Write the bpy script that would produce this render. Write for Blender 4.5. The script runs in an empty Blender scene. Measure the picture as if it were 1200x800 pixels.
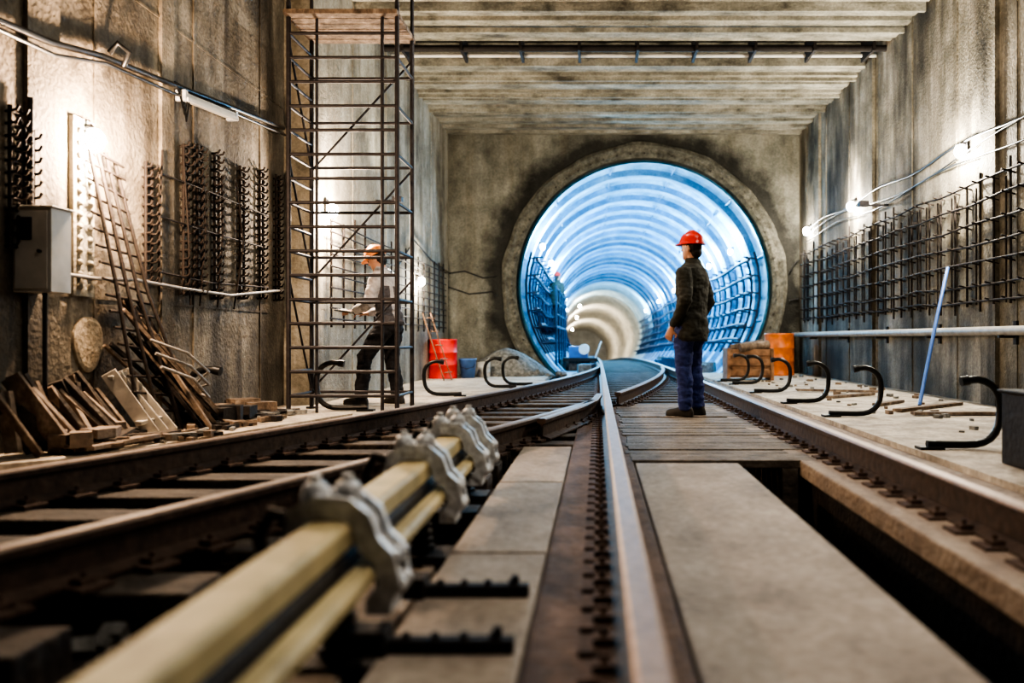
import bpy, math, random
from mathutils import Vector, Matrix, noise
from mathutils.bvhtree import BVHTree
random.seed(7)
R=random.uniform
EYE=0.75
scene=bpy.context.scene

# ------------------------------------------------------------ materials
def newmat(name):
    m=bpy.data.materials.new(name); m.use_nodes=True
    nt=m.node_tree; b=nt.nodes['Principled BSDF']
    return m,nt,b
def plain(name,col,rough=.6,metal=0.0,var=.25,scale=12,bump=.1,spec=.4):
    m,nt,b=newmat(name)
    tc=nt.nodes.new('ShaderNodeTexCoord'); n=nt.nodes.new('ShaderNodeTexNoise')
    n.inputs['Scale'].default_value=scale; n.inputs['Detail'].default_value=6
    nt.links.new(tc.outputs['Object'],n.inputs['Vector'])
    r=nt.nodes.new('ShaderNodeValToRGB')
    r.color_ramp.elements[0].position=.3; r.color_ramp.elements[1].position=.7
    r.color_ramp.elements[0].color=[c*(1-var) for c in col]+[1]
    r.color_ramp.elements[1].color=[min(1,c*(1+var)) for c in col]+[1]
    nt.links.new(n.outputs['Fac'],r.inputs['Fac']); nt.links.new(r.outputs['Color'],b.inputs['Base Color'])
    b.inputs['Roughness'].default_value=rough; b.inputs['Metallic'].default_value=metal
    b.inputs['Specular IOR Level'].default_value=spec
    if bump>0:
        bp=nt.nodes.new('ShaderNodeBump'); bp.inputs['Strength'].default_value=bump; bp.inputs['Distance'].default_value=.02
        nt.links.new(n.outputs['Fac'],bp.inputs['Height']); nt.links.new(bp.outputs['Normal'],b.inputs['Normal'])
    return m
def concrete(name,dark,mid,light,scale=1.2,streak=(1,1,.18),rough=.8,bump=.5,stain=.6,spec=.35,fine=28,lo=.36,hi=.66,drips=0,ring_shade=None,damp=0):
    m,nt,b=newmat(name); N=nt.nodes; L=nt.links
    tc=N.new('ShaderNodeTexCoord')
    mp=N.new('ShaderNodeMapping'); mp.inputs['Scale'].default_value=streak
    L.new(tc.outputs['Object'],mp.inputs['Vector'])
    n1=N.new('ShaderNodeTexNoise'); n1.inputs['Scale'].default_value=scale*2.2; n1.inputs['Detail'].default_value=8; n1.inputs['Roughness'].default_value=.65
    L.new(mp.outputs['Vector'],n1.inputs['Vector'])
    n2=N.new('ShaderNodeTexNoise'); n2.inputs['Scale'].default_value=scale; n2.inputs['Detail'].default_value=9; n2.inputs['Roughness'].default_value=.7
    L.new(tc.outputs['Object'],n2.inputs['Vector'])
    n3=N.new('ShaderNodeTexNoise'); n3.inputs['Scale'].default_value=fine; n3.inputs['Detail'].default_value=6
    L.new(tc.outputs['Object'],n3.inputs['Vector'])
    r=N.new('ShaderNodeValToRGB'); cr=r.color_ramp
    cr.elements[0].position=lo; cr.elements[0].color=(*dark,1)
    cr.elements[1].position=hi; cr.elements[1].color=(*light,1)
    e=cr.elements.new((lo+hi)/2); e.color=(*mid,1)
    mx=N.new('ShaderNodeMix'); mx.data_type='FLOAT'; mx.inputs[0].default_value=stain
    L.new(n2.outputs['Fac'],mx.inputs[2]); L.new(n1.outputs['Fac'],mx.inputs[3])
    L.new(mx.outputs[0],r.inputs['Fac'])
    m2=N.new('ShaderNodeMix'); m2.data_type='RGBA'; m2.blend_type='OVERLAY'; m2.inputs[0].default_value=.5
    L.new(r.outputs['Color'],m2.inputs[6]); L.new(n3.outputs['Fac'],m2.inputs[7])
    out=m2.outputs[2]
    def mul(out,sock):
        m4=N.new('ShaderNodeMix'); m4.data_type='RGBA'; m4.blend_type='MULTIPLY'; m4.inputs[0].default_value=1
        L.new(out,m4.inputs[6]); L.new(sock,m4.inputs[7]); return m4.outputs[2]
    if drips>0:
        for sc,sy,k in ((1.5,.16,1.0),(4.5,.10,.5)):
            mp2=N.new('ShaderNodeMapping'); mp2.inputs['Scale'].default_value=(1,1,sy); L.new(tc.outputs['Object'],mp2.inputs['Vector'])
            n4=N.new('ShaderNodeTexNoise'); n4.inputs['Scale'].default_value=sc; n4.inputs['Detail'].default_value=4; n4.inputs['Distortion'].default_value=.4; L.new(mp2.outputs['Vector'],n4.inputs['Vector'])
            r4=N.new('ShaderNodeValToRGB'); d_=1-drips*k; r4.color_ramp.elements[0].position=.38; r4.color_ramp.elements[0].color=(d_,d_*.97,d_*.93,1)
            r4.color_ramp.elements[1].position=.54; r4.color_ramp.elements[1].color=(1,1,1,1); L.new(n4.outputs['Fac'],r4.inputs['Fac'])
            out=mul(out,r4.outputs['Color'])
    if ring_shade:  # radial darkening: shade of a recess round the ring, put into the colour
        d=N.new('ShaderNodeVectorMath'); d.operation='DISTANCE'; d.inputs[1].default_value=ring_shade; L.new(tc.outputs['Object'],d.inputs[0])
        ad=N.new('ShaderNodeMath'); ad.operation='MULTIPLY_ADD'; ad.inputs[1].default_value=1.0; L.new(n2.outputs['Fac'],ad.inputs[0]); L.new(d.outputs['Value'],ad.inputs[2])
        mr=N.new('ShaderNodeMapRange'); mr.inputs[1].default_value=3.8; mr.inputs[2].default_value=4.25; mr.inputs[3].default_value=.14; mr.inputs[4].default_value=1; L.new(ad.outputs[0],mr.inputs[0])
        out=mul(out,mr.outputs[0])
    if damp:
        sp=N.new('ShaderNodeSeparateXYZ'); L.new(tc.outputs['Object'],sp.inputs[0])
        ad=N.new('ShaderNodeMath'); ad.operation='MULTIPLY_ADD'; ad.inputs[1].default_value=2.2; L.new(n2.outputs['Fac'],ad.inputs[0]); L.new(sp.outputs['Z'],ad.inputs[2])
        mr=N.new('ShaderNodeMapRange'); mr.inputs[1].default_value=1.5; mr.inputs[2].default_value=2.5; mr.inputs[3].default_value=1-damp; mr.inputs[4].default_value=1; L.new(ad.outputs[0],mr.inputs[0])
        out=mul(out,mr.outputs[0])
    L.new(out,b.inputs['Base Color'])
    b.inputs['Roughness'].default_value=rough; b.inputs['Specular IOR Level'].default_value=spec
    bp=N.new('ShaderNodeBump'); bp.inputs['Strength'].default_value=bump; bp.inputs['Distance'].default_value=.03
    ad=N.new('ShaderNodeMath'); ad.operation='ADD'
    L.new(n2.outputs['Fac'],ad.inputs[0]); L.new(n3.outputs['Fac'],ad.inputs[1])
    L.new(ad.outputs[0],bp.inputs['Height']); L.new(bp.outputs['Normal'],b.inputs['Normal'])
    return m
def emit(name,col,s):
    m,nt,b=newmat(name)
    b.inputs['Base Color'].default_value=(*col,1)
    b.inputs['Emission Color'].default_value=(*col,1); b.inputs['Emission Strength'].default_value=s
    return m

M_wallL=concrete('concrete_stained_brown',(.042,.035,.026),(.18,.155,.118),(.44,.39,.31),.75,streak=(1,1,.4),lo=.37,hi=.63,drips=.68,stain=.45,damp=.55)
M_wallF=concrete('concrete_beige',(.15,.14,.11),(.35,.33,.27),(.53,.51,.44),1.0,streak=(1,1,.4),stain=.4,lo=.38,hi=.62,drips=.3,damp=.3)
M_wallR=concrete('concrete_right',(.05,.044,.033),(.21,.19,.145),(.47,.43,.355),.75,streak=(1,1,.4),stain=.45,lo=.38,hi=.62,drips=.66,damp=.5)
M_wallB=concrete('concrete_end_wall',(.11,.108,.088),(.22,.217,.18),(.33,.325,.275),1.2,streak=(1,1,.6),stain=.4,drips=.25,ring_shade=(1.03,18.7,1.93),damp=.3)  # end wall colour darkened around the tunnel ring to stand for recess shade
M_ceil=concrete('concrete_ceiling',(.07,.065,.05),(.25,.24,.195),(.43,.415,.35),1.6,streak=(.6,1,1),lo=.36,hi=.64)
M_gap=plain('dark_gap',(.010,.009,.007),.9)
M_slab=concrete('concrete_slab',(.16,.133,.108),(.28,.238,.195),(.38,.33,.275),1.5,streak=(1,.6,1),bump=.25)
M_walk=concrete('concrete_walkway',(.19,.16,.125),(.40,.35,.285),(.62,.57,.48),1.6,streak=(1,1,1),bump=.3)
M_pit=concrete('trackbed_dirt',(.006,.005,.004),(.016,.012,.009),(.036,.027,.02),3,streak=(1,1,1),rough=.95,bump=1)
M_rustc=concrete('rusty_plinth',(.05,.032,.022),(.11,.07,.048),(.175,.115,.083),3,streak=(1,.6,1),bump=.5)
M_ledge=concrete('track_ledge',(.13,.098,.074),(.245,.19,.145),(.34,.28,.22),2,streak=(1,.5,1))
M_wood=concrete('grimy_sleeper',(.018,.014,.011),(.055,.043,.033),(.12,.098,.076),4,streak=(.4,1,1),bump=.5)
M_wood2=concrete('timber_board',(.06,.044,.032),(.165,.122,.088),(.34,.27,.21),5,streak=(1,1,.4),bump=.4)
M_deck=concrete('deck_planks',(.06,.048,.037),(.135,.11,.085),(.25,.205,.165),5,streak=(.3,1,1),bump=.5)
M_rail=plain('rail_steel_rust',(.055,.034,.024),.65,.2,.4,20,.3)
M_railtop=plain('rail_head_worn',(.27,.185,.135),.5,.35,.25,30,.05)
M_railtop2=plain('rail_head_dull',(.13,.09,.067),.6,.3,.25,30,.05)
M_fast=plain('fastening_rust',(.085,.056,.042),.8,.1,.4,25,.3,.2)
M_iron=plain('dark_iron',(.022,.018,.016),.7,.3,.3,25,.3)
M_black=plain('black_pipe',(.010,.010,.010),.38,.2,.2,20,.05)
M_steel=plain('scaffold_steel',(.04,.036,.038),.6,.5,.3,20,.1)
M_rebar=plain('rebar_rusty',(.024,.018,.015),.75,.3,.4,40,.3)
M_galv=plain('galvanised_steel',(.60,.62,.63),.5,.15,.35,30,.5)
M_yel=plain('yellow_cover',(.46,.39,.22),.6,0,.3,6,.1,.25)
M_pipe=plain('grey_pipe',(.27,.255,.235),.55,.3,.25,8,.05)
M_box=plain('painted_box_grey',(.42,.41,.38),.5,0,.2,6,.05)
M_red=plain('red_plastic',(.60,.02,.012),.35,0,.1,10,.02)
M_orange=plain('orange_drum',(.58,.15,.03),.4,0,.3,8,.02)
M_helO=plain('orange_helmet_plastic',(.85,.28,.07),.35,0,.05,10,0)
M_blue=plain('blue_plastic',(.06,.14,.34),.4,0,.15,10,.02)
M_bluehose=plain('blue_hose',(.08,.18,.50),.4,0,.1,10,.02)
M_rust=plain('rusty_iron',(.22,.12,.065),.7,.1,.5,9,.3)
M_white=plain('white_metal',(.70,.69,.65),.45,0,.1,10,.05)
M_jacket=plain('dark_jacket_cloth',(.028,.028,.021),.85,0,.3,30,.3)
M_jeans=plain('blue_jeans',(.026,.040,.15),.85,0,.3,30,.3)
M_skin=plain('skin',(.50,.27,.18),.5,0,.06,20,0)
M_hair=plain('dark_hair',(.012,.009,.007),.7,0,.2,60,.3)
M_boot=plain('boot_leather',(.02,.016,.012),.6,0,.2,30,.1)
M_greycl=plain('grey_work_shirt',(.44,.42,.42),.85,0,.2,30,.3)
M_vest=plain('charcoal_vest',(.08,.075,.08),.85,0,.3,30,.3)
M_trous=plain('black_trousers',(.012,.012,.015),.85,0,.3,30,.3)
M_eye=plain('eye_dark',(.02,.015,.01),.3,0,0,10,0)
M_lip=plain('lip',(.36,.13,.10),.5,0,0,10,0)
M_tun=concrete('tunnel_lining_blue_lit',(.11,.34,.48),(.26,.55,.72),(.54,.80,.91),1.3,streak=(1,.35,1),rough=.42,bump=.35,stain=.4,lo=.4,hi=.62)  # blue of the tunnel lighting is painted into the lining colour
M_tund=concrete('tunnel_flange_blue_shaded',(.025,.11,.20),(.06,.20,.34),(.14,.34,.50),1.6,streak=(1,1,1),rough=.5,bump=.3,stain=.3)  # rib shading and blue light painted in as a darker lining tone
M_tunm=concrete('tunnel_lining_pale_lit',(.30,.42,.48),(.46,.58,.62),(.64,.74,.76),1.3,streak=(1,.35,1),rough=.5,bump=.3,stain=.4)  # painted blend between the blue-lit and warm-lit stretches of lining
M_tunc=concrete('tunnel_lining_cream_lit',(.42,.39,.33),(.60,.56,.48),(.74,.71,.63),1.0,streak=(1,.25,1),rough=.7,bump=.3,stain=.3)  # warm light at the far end painted into the lining colour
M_rubble=concrete('rubble_grey',(.06,.06,.055),(.16,.16,.15),(.3,.3,.28),6,streak=(1,1,1))
M_bulbW=emit('bulb_warm',(1,.88,.70),220)
M_bulbC=emit('bulb_white',(1,.97,.9),220)
M_bulbB=emit('bulb_cool',(.7,.88,1),80)

# ------------------------------------------------------------ mesh builder
class B:
    def __init__(s): s.v=[]; s.f=[]; s.m=[]; s.sm=[]
    def add(s,vs,fs,mi=0,smooth=False):
        o=len(s.v); s.v+= [tuple(v) for v in vs]
        for f in fs: s.f.append([i+o for i in f]); s.m.append(mi); s.sm.append(smooth)
    def box(s,x0,x1,y0,y1,z0,z1,mi=0):
        vs=[(x,y,z) for z in (z0,z1) for y in (y0,y1) for x in (x0,x1)]
        s.add(vs,[(0,2,3,1),(4,5,7,6),(0,1,5,4),(2,6,7,3),(0,4,6,2),(1,3,7,5)],mi)
    def obox(s,c,size,mat,mi=0):
        c=Vector(c); h=Vector(size)/2
        vs=[c+mat@Vector((x*h.x,y*h.y,z*h.z)) for z in (-1,1) for y in (-1,1) for x in (-1,1)]
        s.add(vs,[(0,2,3,1),(4,5,7,6),(0,1,5,4),(2,6,7,3),(0,4,6,2),(1,3,7,5)],mi)
    def beam(s,p0,p1,w,h,mi=0,up=(0,0,1)):
        p0=Vector(p0);p1=Vector(p1);t=(p1-p0);L=t.length;t.normalize()
        a=t.cross(Vector(up)); 
        if a.length<1e-3:a=Vector((1,0,0))
        a.normalize(); u=a.cross(t)
        s.obox((p0+p1)/2,(w,L,h),Matrix((a,t,u)).transposed(),mi)
    def tube(s,pts,r,n=8,mi=0,closed=False):
        pts=[Vector(p) for p in pts]; rs=r if isinstance(r,(list,tuple)) else [r]*len(pts)
        rings=[];prev=None
        for i,p in enumerate(pts):
            if closed: t=pts[(i+1)%len(pts)]-pts[i-1]
            else: t=pts[min(i+1,len(pts)-1)]-pts[max(i-1,0)]
            if t.length<1e-9:t=Vector((0,0,1))
            t.normalize()
            if prev is None:
                a=t.cross(Vector((0,0,1)))
                if a.length<.1:a=t.cross(Vector((0,1,0)))
            else: a=prev-t*prev.dot(t)
            a.normalize();prev=a;b=t.cross(a)
            rings.append([p+(a*math.cos(k*2*math.pi/n)+b*math.sin(k*2*math.pi/n))*rs[i] for k in range(n)])
        vs=[v for rg in rings for v in rg]; fs=[]
        m=len(pts)
        for i in range(m if closed else m-1):
            j=(i+1)%m
            for k in range(n): fs.append((i*n+k,i*n+(k+1)%n,j*n+(k+1)%n,j*n+k))
        s.add(vs,fs,mi,True)
        if not closed:
            s.add(rings[0],[tuple(range(n-1,-1,-1))],mi); s.add(rings[-1],[tuple(range(n))],mi)
    def cyl(s,p0,p1,r,n=12,mi=0): s.tube([p0,p1],r,n,mi)
    def ell(s,c,r,n=12,mi=0):
        c=Vector(c); r=Vector(r) if not isinstance(r,(int,float)) else Vector((r,r,r)); m=n//2+2
        vs=[];fs=[]
        for i in range(1,m):
            th=math.pi*i/m
            for k in range(n):
                ph=2*math.pi*k/n
                vs.append((c.x+r.x*math.sin(th)*math.cos(ph),c.y+r.y*math.sin(th)*math.sin(ph),c.z+r.z*math.cos(th)))
        for i in range(m-2):
            for k in range(n): fs.append((i*n+k,(i+1)*n+k,(i+1)*n+(k+1)%n,i*n+(k+1)%n))
        top=len(vs);vs.append((c.x,c.y,c.z+r.z));bot=len(vs);vs.append((c.x,c.y,c.z-r.z))
        for k in range(n):
            fs.append((top,k,(k+1)%n)); fs.append((bot,(m-2)*n+(k+1)%n,(m-2)*n+k))
        s.add(vs,fs,mi,True)
    def loft(s,rings,mi=0,smooth=True,cap=True):
        n=len(rings[0]);o=[v for rg in rings for v in rg];fs=[]
        for i in range(len(rings)-1):
            for k in range(n): fs.append((i*n+k,i*n+(k+1)%n,(i+1)*n+(k+1)%n,(i+1)*n+k))
        if cap: fs.append(tuple(range(n-1,-1,-1))); fs.append(tuple(range((len(rings)-1)*n,len(rings)*n)))
        s.add(o,fs,mi,smooth)
    def sweep(s,path,prof,mi=0,z=0.0,mifun=None):
        P=[Vector((p[0],p[1],p[2] if len(p)>2 else 0)) for p in path];n=len(prof);rings=[]
        for i,p in enumerate(P):
            t=P[min(i+1,len(P)-1)]-P[max(i-1,0)];t.z=0;t.normalize();a=Vector((t.y,-t.x,0))
            rings.append([p+a*dx+Vector((0,0,dz+z)) for dx,dz in prof])
        for k in range(n):
            vs=[];ff=[]
            for i in range(len(P)): vs+= [rings[i][k],rings[i][(k+1)%n]]
            for i in range(len(P)-1): ff.append((2*i,2*i+1,2*i+3,2*i+2))
            s.add(vs,ff,mifun(k) if mifun else mi)
        s.add(rings[0],[tuple(range(n-1,-1,-1))],mi); s.add(rings[-1],[tuple(range(n))],mi)
    def prism(s,poly,z0,z1,mi=0):
        n=len(poly);vs=[(x,y,z0) for x,y in poly]+[(x,y,z1) for x,y in poly]
        fs=[tuple(range(n-1,-1,-1)),tuple(range(n,2*n))]+[(i,(i+1)%n,n+(i+1)%n,n+i) for i in range(n)]
        s.add(vs,fs,mi)
    def build(s,name,mats,parent=None,bevel=0,loc=None,rotz=0):
        me=bpy.data.meshes.new(name); me.from_pydata(s.v,[],s.f)
        for m in mats: me.materials.append(m)
        me.polygons.foreach_set('material_index',s.m); me.polygons.foreach_set('use_smooth',s.sm); me.update()
        ob=bpy.data.objects.new(name,me); scene.collection.objects.link(ob)
        if parent: ob.parent=parent
        if loc: ob.location=loc
        ob.rotation_euler[2]=rotz
        if bevel:
            md=ob.modifiers.new('bevel','BEVEL');md.width=bevel;md.segments=2;md.limit_method='ANGLE'
        return ob
def light(name,kind,loc,power,col,size=.08,parent=None,rot=None,spot=None):
    l=bpy.data.lights.new(name,kind); l.energy=power; l.color=col
    if kind in('POINT','SPOT'): l.shadow_soft_size=size
    if kind=='SPOT' and spot: l.spot_size=spot; l.spot_blend=.8
    o=bpy.data.objects.new(name,l); o.location=loc; scene.collection.objects.link(o)
    if rot: o.rotation_euler=rot
    if parent: o.parent=parent
    return o

# ------------------------------------------------------------ dimensions
XL=-3.6; XF=-3.27; XR=4.43; YE=18.7; ZC=5.24
TC=(1.03,1.93); TR=2.92
def wl(u,v,x):
    y=x*1000/(u-700.0); return Vector((x,y,EYE+(398-v)*y/1000.0))

# ------------------------------------------------------------ shell
b=B(); b.box(XL-.4,XL,-3,9.8,-.5,ZC+.3)
for y in (1.2,2.9,4.6,6.1,7.6,9.1): b.box(XL,XL+.012,y-.012,y+.012,0,ZC,0)
for z in (1.05,3.4): b.box(XL,XL+.008,-3,9.8,z-.01,z+.01,0)
for y,w in ((5.35,.32),(7.0,.2)): b.box(XL,XL+.03,y,y+w,0.0,ZC,0)
b.build('wall_left',[M_wallL])
b=B(); b.box(XL-.4,XF,9.8,YE,-.5,ZC+.3)
for y in (11.4,13.2,15.0,16.8): b.box(XF,XF+.01,y-.012,y+.012,0,ZC,0)
b.build('wall_left_far',[M_wallF])
b=B(); b.box(XR,XR+.4,-3,YE,-.5,ZC+.3)
for y in [7.5+1.5*i for i in range(8)]: b.box(XR-.012,XR,y-.012,y+.012,0,ZC,0)
for y in (9.4,13.6,16.9): b.box(XR-.05,XR,y,y+.35,0,ZC,0)
b.build('wall_right',[M_wallR])

b=B(); ro=3.12; cx,cz=TC; x0,x1,z0,z1=XF-.1,XR+.1,-1.6,ZC+.3
angs=[i*2*math.pi/128 for i in range(128)]+[math.atan2(z-cz,x-cx)%(2*math.pi) for x in(x0,x1) for z in(z0,z1)]
angs=sorted(angs)
inn=[];out=[]
for a in angs:
    c,s_=math.cos(a),math.sin(a); ts=[]
    if c>1e-9: ts.append((x1-cx)/c)
    if c<-1e-9: ts.append((x0-cx)/c)
    if s_>1e-9: ts.append((z1-cz)/s_)
    if s_<-1e-9: ts.append((z0-cz)/s_)
    t=min(ts); inn.append((cx+ro*c,cz+ro*s_)); out.append((cx+t*c,cz+t*s_))
n=len(angs)
vs=[(x,YE,z) for x,z in inn]+[(x,YE,z) for x,z in out]+[(x,YE+.6,z) for x,z in inn]
fs=[]
for i in range(n):
    j=(i+1)%n; fs.append((i,j,n+j,n+i)); fs.append((i,2*n+i,2*n+j,j))
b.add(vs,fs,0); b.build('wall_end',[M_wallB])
b=B()
def ringpts(r,y,j=0,n=144):
    o=[]
    for k in range(n):
        a=2*math.pi*k/n; q=r+j*noise.noise(Vector((math.cos(a)*6,math.sin(a)*6,r*4))); yy_=y-abs(j)*noise.noise(Vector((math.cos(a)*9,math.sin(a)*9,r)))
        o.append((cx+q*math.cos(a),yy_,cz+q*math.sin(a)))
    return o
b.loft([ringpts(3.16,YE+.1),ringpts(3.12,YE-.03,.06),ringpts(3.05,YE-.07,.05),ringpts(2.97,YE-.01,.04),ringpts(2.90,YE-.01,.02),ringpts(2.82,YE+.05),ringpts(2.80,YE+.5)],0,False,False)
for k in range(60):
    a=2*math.pi*k/60; p=Vector((cx+2.90*math.cos(a),YE+.01,cz+2.90*math.sin(a)))
    if p.z>0: b.cyl(p,p+Vector((0,-.05,0)),.022,6,1)
b.build('tunnel_portal_ring',[concrete('portal_rim_rough',(.05,.047,.035),(.13,.125,.10),(.24,.23,.19),4,streak=(1,1,1),bump=.8),plain('portal_bolts',(.045,.04,.03),.7)])

b=B(); y=-3; rings=[]
while y<YE:
    p=.5
    gap=(12.9<y<13.9)
    if gap: prof=[(0,.38),(p,.38)]
    else: prof=[(0,.0),(.19,.0),(.20,.16),(.27,.16),(.28,.03),(.41,.03),(.42,.18),(.49,.18),(.5,.0)]
    for dy,dz in prof[:-1] if not gap else prof: rings.append((y+dy,ZC+dz,gap or dz>.1))
    y+=p
rings=[r for r in rings if r[0]<=YE]+[(YE+.05,ZC,False)]
for i in range(len(rings)-1):
    y0,z0_,g0=rings[i];y1,z1_,g1=rings[i+1]
    b.add([(XL-.3,y0,z0_),(XR+.3,y0,z0_),(XR+.3,y1,z1_),(XL-.3,y1,z1_)],[(0,3,2,1)],1 if (g0 and g1) else 0)
b.box(XL-.3,XR+.3,-3,YE+.1,ZC+.42,ZC+.5,1)
b.build('ceiling',[M_ceil,M_gap])
b=B(); b.cyl((XF,13.1,ZC-.02),(XR,13.1,ZC-.02),.05,10); b.cyl((XF,13.55,ZC+.02),(XR,13.55,ZC+.02),.028,10,1)
for i in range(9): b.box(-3+.9*i,-2.96+.9*i,13.0,13.6,ZC-.08,ZC+.33,0)
b.build('ceiling_conduit',[M_iron,M_white])
b=B()
for yy in (11.5,12.3,14.6,15.6,16.6): b.box(XF,XR,yy,yy+.06,ZC-.06,ZC+.01)
b.build('trim_ceiling_joists',[M_ceil])

# ------------------------------------------------------------ floor & track
Kd=.0084;SD=22.0
def dev(y): return Kd*max(0,SD-y)**2
def inner(y): return 1.52-dev(y)
def outer(y): return .10-dev(y)
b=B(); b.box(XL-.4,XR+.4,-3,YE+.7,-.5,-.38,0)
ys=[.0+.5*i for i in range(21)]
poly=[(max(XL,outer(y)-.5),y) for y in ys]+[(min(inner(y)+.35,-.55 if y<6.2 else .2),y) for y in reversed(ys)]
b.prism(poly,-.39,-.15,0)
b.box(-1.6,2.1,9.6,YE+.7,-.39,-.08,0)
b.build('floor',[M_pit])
b=B()
pl=[(XL,4.2)]+[(outer(y)-.5,y) for y in (4.2,5,6,7,8,9,10,11,12,13,14,15)]+[(-1.0,16),(-1.0,YE+.1),(XF,YE+.1),(XL,9.9)]
b.prism(pl,-.39,0.0,0)
b.prism([(XL,4.4)]+[(outer(y)-.75,y) for y in (5.0,6,7,8)]+[(XL,8.2)],-.02,.06,0)
b.build('floor_walkway_left',[M_walk])
b=B(); b.box(2.12,XR,-3,YE+.1,-.39,.02,0); b.box(2.02,2.12,-3,YE,-.39,-.02,1)
b.build('floor_walkway_right',[M_walk,M_ledge])
b=B()
for a,c in ((-.5,1.55),(1.58,3.0),(3.02,4.5),(4.52,6.0)): b.box(-.52,-.18,a,c,-.38,0)
b.box(-.84,-.60,1.2,2.25,-.3,-.04);b.box(-.82,-.58,2.4,3.1,-.3,-.06)
for a,c in ((-.5,1.2),(1.21,5.2)): b.box(.23,.86,a,c,-.38,0)
b.build('concrete_track_slab',[M_slab],bevel=.008)
b=B(); b.box(-.175,.225,-.5,9.6,-.38,-.005)
b.build('rail_plinth',[M_rustc],bevel=.01)
b=B(); b.box(1.26,2.0,-.5,9.6,-.10,.0,0); b.box(1.32,2.0,-.5,9.6,-.38,-.1,1)
b.build('track_side_ledge',[M_ledge,M_pit],bevel=.01)
b=B(); y=5.3
while y<9.9:
    w=R(.16,.2); b.obox((.81+R(-.02,.02),y+w/2,-.025+R(-.006,.006)),(1.2+R(-.04,.04),w-.015,.05),Matrix.Rotation(R(-.006,.006),3,'Z')); y+=w
b.box(.3,.4,5.3,9.8,-.38,-.05); b.box(1.15,1.25,5.3,9.8,-.38,-.05)
b.build('crossing_deck',[M_deck],bevel=.006)
b=B()
y=.6
while y<9.6:
    c=(inner(y)+outer(y))/2; L=2.2
    rt=min(c+L/2,-.60 if y<6.3 else .15); lf=max(c-L/2,XL+.05)
    if rt>lf+.2: b.obox(((lf+rt)/2,y,-.08),(rt-lf,.24,.14),Matrix.Rotation(R(-.01,.01),3,'Z'))
    y+=.52
y=10.1
while y<YE+.5:
    b.obox(((.81+(inner(y)+outer(y))/2)/2,y,-.055),(2.6+.6*dev(y),.24,.1),Matrix.Rotation(R(-.01,.01),3,'Z')); y+=.5
b.build('track_sleepers',[M_wood],bevel=.01)
b=B()
for k in range(420):
    y=R(.8,9.4); c=(inner(y)+outer(y))/2; x=c+R(-1.1,1.0)
    if x<-3.3 or x>-.62: continue
    s_=R(.015,.05); b.obox((x,y,-.14+s_/2),(s_*1.4,s_,s_),Matrix.Rotation(R(0,3),3,'Z')@Matrix.Rotation(R(0,1),3,'X'))
b.build('ballast_lumps',[M_rubble])

prof=[(-.07,0),(.07,0),(.07,.012),(.012,.03),(.012,.115),(.034,.125),(.036,.15),(.026,.16),(-.026,.16),(-.036,.15),(-.034,.125),(-.012,.115),(-.012,.03),(-.07,.012)]
def railobj(path,name='rail',z=0,sides=(-1,1),sp=.26,top=None):
    b=B(); b.sweep(path,prof,0,z,lambda k:1 if k in(6,7,8) else 0)
    acc=0
    for i in range(len(path)-1):
        p=Vector(path[i][:2]);q=Vector(path[i+1][:2]);L=(q-p).length
        if p.y>17: break
        t=(q-p)/L;a=Vector((t.y,-t.x)); d=acc
        M3=Matrix(((a.x,t.x,0),(a.y,t.y,0),(0,0,1)))
        while d<L:
            c=p+t*d
            for sg in sides:
                e=c+a*sg*.10; b.obox((e.x,e.y,.004+z),(.09,.12,.014),M3,2)
                e=c+a*sg*.085
                b.obox((e.x,e.y,.020+z),(.05,.055,.02),M3,2)
                b.cyl((e.x,e.y,.02+z),(e.x,e.y,.048+z),.010,6,2)
            d+=sp
        acc=d-L
    return b.build(name,[M_rail,top or M_railtop,M_fast])
def tz(y): return 0 if y<YE else -.0005*(y-YE)**2
def txo(y): return 0 if y<YE else -.00048*(y-YE)**2
yy=[-.3+.5*i for i in range(38)]+[19+2*i for i in range(24)]
railobj([(.10+txo(y),y,tz(y)) for y in yy],'rail',0,(-1,),.17); railobj([(1.52+txo(y),y,tz(y)) for y in yy],'rail')
railobj([(outer(y),y) for y in [1.9+.5*i for i in range(38)]],'rail',top=M_railtop2)
railobj([(inner(y),y) for y in [.4+.5*i for i in range(17)]],'rail',top=M_railtop2)
railobj([(inner(y),y) for y in [9.6+.5*i for i in range(20)]],'rail',top=M_railtop2)
b=B(); b.sweep([(-.42,6.4),(-.16,7.6),(-.03,8.5),(.02,9.4)],prof,0,0,lambda k:1 if k in(6,7,8) else 0)
b.build('guard_rail',[M_rail,M_railtop2])

# ------------------------------------------------------------ contact (third) rail
b=B()
pa=[(-.625,.25),(-.635,1.1),(-.65,2.1),(-.665,3.3),(-.69,4.7)]
def rr(w,h,r=.012): return [(-w/2+r,-h/2),(w/2-r,-h/2),(w/2,-h/2+r),(w/2,h/2-r),(w/2-r,h/2),(-w/2+r,h/2),(-w/2,h/2-r),(-w/2,-h/2+r)]
b.sweep(pa,rr(.112,.07),0,.275)
b.sweep([(x+.082,y) for x,y in pa],rr(.062,.045),0,.18)
b.sweep([(x+.03,y) for x,y in pa],rr(.05,.07),1,.205)
OUT=[(-.085,.12),(-.098,.25),(-.083,.33),(-.03,.357),(.045,.352),(.09,.315),(.108,.262),(.145,.225),(.158,.165),(.135,.11)]
INN=[(-.058,.12),(-.060,.25),(-.052,.312),(-.02,.318),(.03,.315),(.062,.285),(.072,.245),(.112,.208),(.122,.165),(.105,.13)]
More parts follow.
